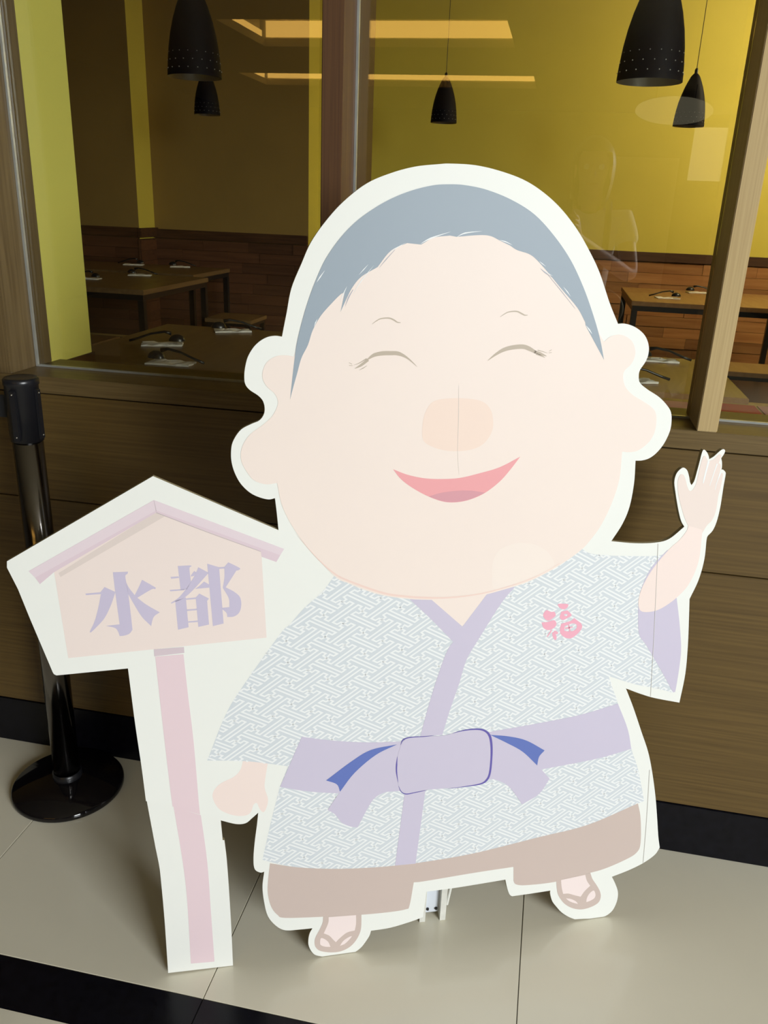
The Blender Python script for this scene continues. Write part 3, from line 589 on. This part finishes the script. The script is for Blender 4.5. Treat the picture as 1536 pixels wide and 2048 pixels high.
for i, (loc, lab) in enumerate(specs):
    l = L0 if i == 0 else copy_tree(L0)
    l.location = loc; tag(l, lab, 'lamp', 'black pendant lamps in the restaurant')
    for c in l.children:
        if c.name.startswith('ceiling_rose'): c.location.z = 3.275 - loc[2]
        if c.name.startswith('cable') and not c.name.startswith('cable_'):
            z0 = 0.336; c.scale.z = (3.29 - loc[2] - z0) / (3.0 - z0); c.location.z = z0 * (1 - c.scale.z)

# ================================================================== TABLES, BENCHES, STOOLS
def table(x0, x1, y0, y1, lab, m=TTOP, z=0.75, grp='restaurant tables'):
    cx, cy = (x0 + x1) / 2, (y0 + y1) / 2; a, b = (x1 - x0) / 2, (y1 - y0) / 2
    t = empty('dining_table', (cx, cy, 0), label=lab, cat='table', group=grp)
    box('tabletop', -a, a, -b, b, z - 0.035, z, m, t, bev=0.003)
    box('apron', -a + .01, a - .01, -b + .01, -b + .04, z - 0.075, z - 0.0355, STEEL, t); box('apron', -a + .01, a - .01, b - .04, b - .01, z - 0.075, z - 0.0355, STEEL, t)
    box('apron', -a + .01, -a + .04, -b + .041, b - .041, z - 0.075, z - 0.0355, STEEL, t); box('apron', a - .04, a - .01, -b + .041, b - .041, z - 0.075, z - 0.0355, STEEL, t)
    for sx_ in (-1, 1):
        for sy_ in (-1, 1):
            px, py = sx_ * (a - .03), sy_ * (b - .03); box('leg', px - .022, px + .022, py - .022, py + .022, 0.0, z - 0.0755, STEEL, t)
    return t
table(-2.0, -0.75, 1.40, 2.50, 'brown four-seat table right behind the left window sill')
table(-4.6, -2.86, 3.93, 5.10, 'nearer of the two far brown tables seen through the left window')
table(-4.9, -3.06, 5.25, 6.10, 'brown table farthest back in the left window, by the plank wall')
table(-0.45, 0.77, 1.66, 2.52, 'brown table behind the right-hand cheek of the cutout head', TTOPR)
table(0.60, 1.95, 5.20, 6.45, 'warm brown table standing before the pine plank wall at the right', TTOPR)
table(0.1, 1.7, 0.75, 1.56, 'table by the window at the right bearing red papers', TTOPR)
def bench(x0, x1, y0, y1, lab, m=TTOP, z=0.45, nm='bench'):
    cx, cy = (x0 + x1) / 2, (y0 + y1) / 2; a, b = (x1 - x0) / 2, (y1 - y0) / 2
    t = empty(nm, (cx, cy, 0), label=lab, cat='bench', group='wood and black steel benches')
    box('seat', -a, a, -b, b, z - 0.03, z, m, t, bev=0.003); box('seat_frame', -a + .01, a - .01, -b + .01, b - .01, z - .055, z - .0305, STEEL, t)
    for sx_ in (-1, 1):
        for sy_ in (-1, 1):
            px, py = sx_ * (a - .03), sy_ * (b - .03); box('leg', px - .018, px + .018, py - .018, py + .018, 0.0, z - 0.0555, STEEL, t)
bench(-3.95, -2.95, 3.35, 3.72, 'dark bench in front of the nearer far-left table')
bench(-2.80, -2.4, 4.85, 5.25, 'low dark bench at the right end of the far-left tables')
bench(-2.6, -1.5, 2.75, 3.1, 'dark bench behind the table nearest the left window')
bench(0.35, 1.6, 4.05, 4.45, 'pale wood bench in front of the far right table', TTOPR)
bench(0.35, 1.6, 2.72, 3.1, 'wood bench behind the nearer right table', TTOPR)

# place settings: paper napkin packet with a black ladle lying on it
def spoon():
    e = empty('ladle')
    bm = bmesh.new(); tube(bm, [(-0.13, 0, 0.008), (-0.09, 0, 0.02), (-0.03, 0, 0.042), (0.03, 0, 0.052), (0.06, 0, 0.045)], [0.006, 0.0055, 0.005, 0.006, 0.010], 8); obj('handle', bm, PLAST, e, smooth=True)
    bm = bmesh.new(); bmesh.ops.create_uvsphere(bm, u_segments=20, v_segments=12, radius=1.0)
    bmesh.ops.delete(bm, geom=[v for v in bm.verts if v.co.z < -0.02], context='VERTS')
    for v in bm.verts: v.co = Vector((0.085 + v.co.x * 0.038, v.co.y * 0.027, 0.012 + v.co.z * 0.030))
    obj('bowl', bm, PLAST, e, smooth=True)
    return e
def napkin(seed):
    rd = random.Random(seed); bm = bmesh.new(); n = 9; g = {}
    for i in range(n):
        for j in range(6):
            g[i, j] = bm.verts.new((-0.09 + 0.18 * i / (n - 1) + rd.uniform(-.004, .004), -0.045 + 0.09 * j / 5 + rd.uniform(-.004, .004), 0.0035 + rd.uniform(0, .007)))
    for i in range(n - 1):
        for j in range(5): bm.faces.new((g[i, j], g[i + 1, j], g[i + 1, j + 1], g[i, j + 1]))
    r = bmesh.ops.extrude_face_region(bm, geom=bm.faces[:])
    for v in r['geom']:
        if isinstance(v, bmesh.types.BMVert): v.co.z = 0.0008
    return obj('napkin', bm, WHITEP)
NP = [(-1.73, 1.88, 15, 'in the middle of the left window table'), (-1.594, 2.398, 200, 'at the back edge of the left window table'), (-1.50, 1.475, 175, 'nearest the left window sill'),
      (-3.95, 5.90, 10, 'on the farthest left table, at its left'), (-3.402, 4.95, 190, 'on the nearer far-left table, near its right edge'), (-3.50, 5.95, 195, 'on the farthest left table, at its right'), (-3.584, 4.45, 0, 'on the nearer far-left table, beside the yellow pier'),
      (0.908, 5.572, 5, 'on the front of the far right table'), (1.237, 6.25, 185, 'at the back of the far right table'), (0.506, 2.40, 175, 'at the back of the nearer right table'), (0.35, 1.838, 190, 'at the cutout cheek on the nearer right table')]
S0 = spoon(); nm0 = napkin(3); first = True
for i, (x, y, a, w) in enumerate(NP):
    n_ = nm0 if first else nm0.copy()
    if not first: COL.objects.link(n_)
    n_.location = (x, y, 0.7502); n_.rotation_euler = (0, 0, math.radians(a + 8)); tag(n_, 'white paper napkin ' + w, 'napkin', 'paper napkins on the tables')
    s_ = S0 if first else copy_tree(S0)
    s_.location = (x - 0.02 * math.cos(math.radians(a)), y, 0.758); s_.rotation_euler = (0, 0, math.radians(a)); tag(s_, 'black ladle lying on the napkin ' + w, 'ladle', 'black ladles on the tables'); first = False
def sheet(nm, x0, x1, y0, y1, m, lab, z=0.7503):
    bm = bmesh.new(); bx(bm, x0, x1, y0, y1, z, z + 0.002); o = obj(nm, bm, m); tag(o, lab, 'paper', 'papers on the window table')
sheet('paper_sheet', 0.56, 0.76, 1.36, 1.53, REDP, 'red paper sheet on the window table right of the wood post'); sheet('paper_sheet', 0.77, 0.95, 1.38, 1.53, PINKP, 'pink paper sheet at the right edge of the frame')
sheet('paper_sheet', 0.36, 0.54, 1.38, 1.50, PINKP, 'pink paper sheet left of the wood post')

# ================================================================== PHOTOGRAPHER (seen as a reflection in the glass)
PXY = Vector((0.11, CAM.y - 0.46, 0))
pr_ = empty('person', PXY, label='person in a white top with dark straps, photographing, seen faintly reflected in the glass', cat='person')
SKN = mat('human skin', (0.62, 0.38, 0.27, 1), 0.5, noise=0.05); TOPW = mat('white cotton', (0.8, 0.79, 0.76, 1), 0.8, noise=0.04, scale=(40, 40, 40)); DKC = mat('dark cloth', (0.03, 0.028, 0.03, 1), 0.8, noise=0.2, scale=(60, 60, 60))
HRM = mat('dark hair', (0.02, 0.013, 0.009, 1), 0.45, noise=0.4, scale=(120, 120, 8))
def skin_obj(name, chains, m, parent, sub=2):
    """chains: lists of (x, y, z, radius); a chain may start at a joint already laid"""
    vs, es, rs, idx = [], [], [], {}
    for ch in chains:
        pv = None
        for x, y, z, r in ch:
            k = (round(x, 4), round(y, 4), round(z, 4))
            if k not in idx: idx[k] = len(vs); vs.append(k); rs.append(r)
            if pv is not None: es.append((pv, idx[k]))
            pv = idx[k]
    me = bpy.data.meshes.new(name); me.from_pydata(vs, es, []); o = bpy.data.objects.new(name, me); COL.objects.link(o); o.parent = parent
    o.modifiers.new('Skin', 'SKIN'); 
    if not me.skin_vertices: me.skin_vertices.new()
    for i, r in enumerate(rs): me.skin_vertices[0].data[i].radius = (r, r) if not isinstance(r, tuple) else r
    me.skin_vertices[0].data[0].use_root = True
    sb = o.modifiers.new('Sub', 'SUBSURF'); sb.levels = sb.render_levels = sub; o.modifiers['Skin'].use_smooth_shade = True
    me.materials.append(m); return o
ph = CAM - Vector((0, 0.012, 0)) - PXY                      # phone in the person's frame
pel = (0, 0, 0.90, (0.13, 0.10)); ch_ = (0, 0.0, 1.22, (0.13, 0.09)); ub = (0, 0.0, 1.34, (0.11, 0.075)); nk = (0, 0.01, 1.43, 0.05)
def arm(s):
    hx, hy, hz = ph.x + s * 0.052, ph.y - 0.035, ph.z - 0.055
    sh = (s * 0.155, 0.0, 1.36, 0.048); el = (s * 0.21, 0.10, 1.13, 0.038); wr = (hx + s * 0.012, hy - 0.045, hz - 0.05, 0.024); pm = (hx, hy, hz, 0.027)
    c = [[ub, sh, el, wr, pm]]
    for k in range(4):
        z = hz + 0.028 - 0.017 * k; L = (0.9, 1.0, 0.95, 0.75)[k]
        c.append([pm, (hx + s * 0.006, hy + 0.022, z, 0.0095), (hx - s * 0.004 * L, hy + 0.045, z + 0.004, 0.0085), (hx - s * 0.030 * L, hy + 0.052, z + 0.006, 0.0075)])
    c.append([pm, (hx - s * 0.006, hy - 0.012, hz + 0.030, 0.010), (hx - s * 0.018, hy - 0.004, hz + 0.055, 0.0085)])
    return c
chains = [[pel, (0, 0, 1.05, (0.105, 0.085)), ch_, ub, nk, (0, 0.025, 1.49, 0.052), (0, 0.03, 1.56, (0.072, 0.088)), (0, 0.02, 1.62, (0.07, 0.085)), (0, 0.02, 1.655, 0.045)]] + arm(-1) + arm(1)
for s_ in (-1, 1): chains.append([pel, (s_ * 0.09, 0, 0.82, 0.088), (s_ * 0.10, 0.015, 0.47, 0.058), (s_ * 0.105, -0.01, 0.10, 0.038), (s_ * 0.105, -0.01, 0.045, 0.04), (s_ * 0.115, 0.09, 0.033, 0.032), (s_ * 0.12, 0.15, 0.027, 0.024)])
bd = skin_obj('body', chains, SKN, pr_)
skin_obj('top', [[(0, 0, 0.96, (0.122, 0.10)), (0, 0, 1.10, (0.122, 0.10)), (0, 0, 1.24, (0.143, 0.105)), (0, 0, 1.345, (0.125, 0.09)), (0, 0.005, 1.395, (0.075, 0.066))], [(0, 0, 1.345, (0.125, 0.09)), (-0.155, 0.0, 1.36, 0.062), (-0.185, 0.05, 1.25, 0.055)], [(0, 0, 1.345, (0.125, 0.09)), (0.155, 0.0, 1.36, 0.062), (0.185, 0.05, 1.25, 0.055)]], TOPW, pr_)
tr = [[(0, 0, 0.93, (0.142, 0.115)), (0, 0, 0.87, (0.145, 0.118))]]
for s_ in (-1, 1): tr.append([(0, 0, 0.87, (0.145, 0.118)), (s_ * 0.092, 0, 0.78, 0.10), (s_ * 0.10, 0.015, 0.47, 0.072), (s_ * 0.105, -0.01, 0.14, 0.058), (s_ * 0.105, -0.01, 0.10, 0.056)])
skin_obj('trousers', tr, DKC, pr_)
for s_ in (-1, 1):
    skin_obj('shoe', [[(s_ * 0.105, -0.035, 0.045, 0.043), (s_ * 0.11, 0.05, 0.042, 0.042), (s_ * 0.12, 0.16, 0.034, 0.032)]], DKC, pr_)
    bm = bmesh.new(); tube(bm, [(s_ * 0.07, 0.098, 1.12), (s_ * 0.085, 0.122, 1.25), (s_ * 0.085, 0.100, 1.36), (s_ * 0.085, 0.02, 1.432), (s_ * 0.085, -0.08, 1.37), (s_ * 0.08, -0.115, 1.22)], 0.014); obj('strap', bm, DKC, pr_, smooth=True)
    bm = bmesh.new(); bmesh.ops.create_uvsphere(bm, u_segments=12, v_segments=8, radius=0.0115, matrix=Matrix.Translation((s_ * 0.031, 0.104, 1.572))); obj('eye', bm, [WHITEP], bd, smooth=True)
    bm = bmesh.new(); bmesh.ops.create_uvsphere(bm, u_segments=12, v_segments=8, radius=0.02, matrix=Matrix.Translation((s_ * 0.077, 0.012, 1.555)) @ Matrix.Diagonal((0.4, 0.7, 1.4, 1))); obj('ear', bm, SKN, bd, smooth=True)
bm = bmesh.new(); tube(bm, [(0, 0.106, 1.578), (0, 0.122, 1.55), (0, 0.118, 1.535), (0, 0.104, 1.53)], [0.007, 0.011, 0.013, 0.008]); obj('nose', bm, SKN, bd, smooth=True)
bm = bmesh.new(); tube(bm, [(-0.024, 0.104, 1.505), (0, 0.113, 1.502), (0.024, 0.104, 1.505)], [0.003, 0.006, 0.003]); obj('mouth', bm, mat('lips', (0.5, 0.16, 0.14, 1), 0.5, noise=0.05), bd, smooth=True)
bm = bmesh.new(); bmesh.ops.create_uvsphere(bm, u_segments=32, v_segments=20, radius=1.0)
bmesh.ops.delete(bm, geom=[v for v in bm.verts if v.co.y > 0.62 and v.co.z < 0.42], context='VERTS')
for v in bm.verts: v.co = Vector((v.co.x * 0.095, 0.01 + v.co.y * 0.112, 1.575 + v.co.z * 0.125 - (0.10 * max(0, -v.co.z)) ))
obj('hair', bm, HRM, pr_, smooth=True)
ph_ = empty('phone', CAM - Vector((0, 0.012, 0)) , label='black phone held up by the reflected photographer', cat='phone')
box('phone_body', -0.035, 0.035, -0.0045, 0.0035, -0.11, 0.028, PLAST, ph_, bev=0.003)
box('phone_screen', -0.032, 0.032, -0.0052, -0.0048, -0.10, 0.015, mat('dark screen', (0.02, 0.02, 0.03, 1), 0.1, noise=0.1), ph_)
bm = bmesh.new(); lathe(bm, [(0.0, 0), (0.004, 0), (0.004, 0.0012), (0.0, 0.0012)], 16); bmesh.ops.rotate(bm, verts=bm.verts[:], cent=(0, 0, 0), matrix=Matrix.Rotation(math.radians(-90), 3, 'X'))
for v in bm.verts: v.co += Vector((0.022, 0.0037, 0.018))
obj('phone_lens', bm, STEEL, ph_)
SC.frame_current = 1
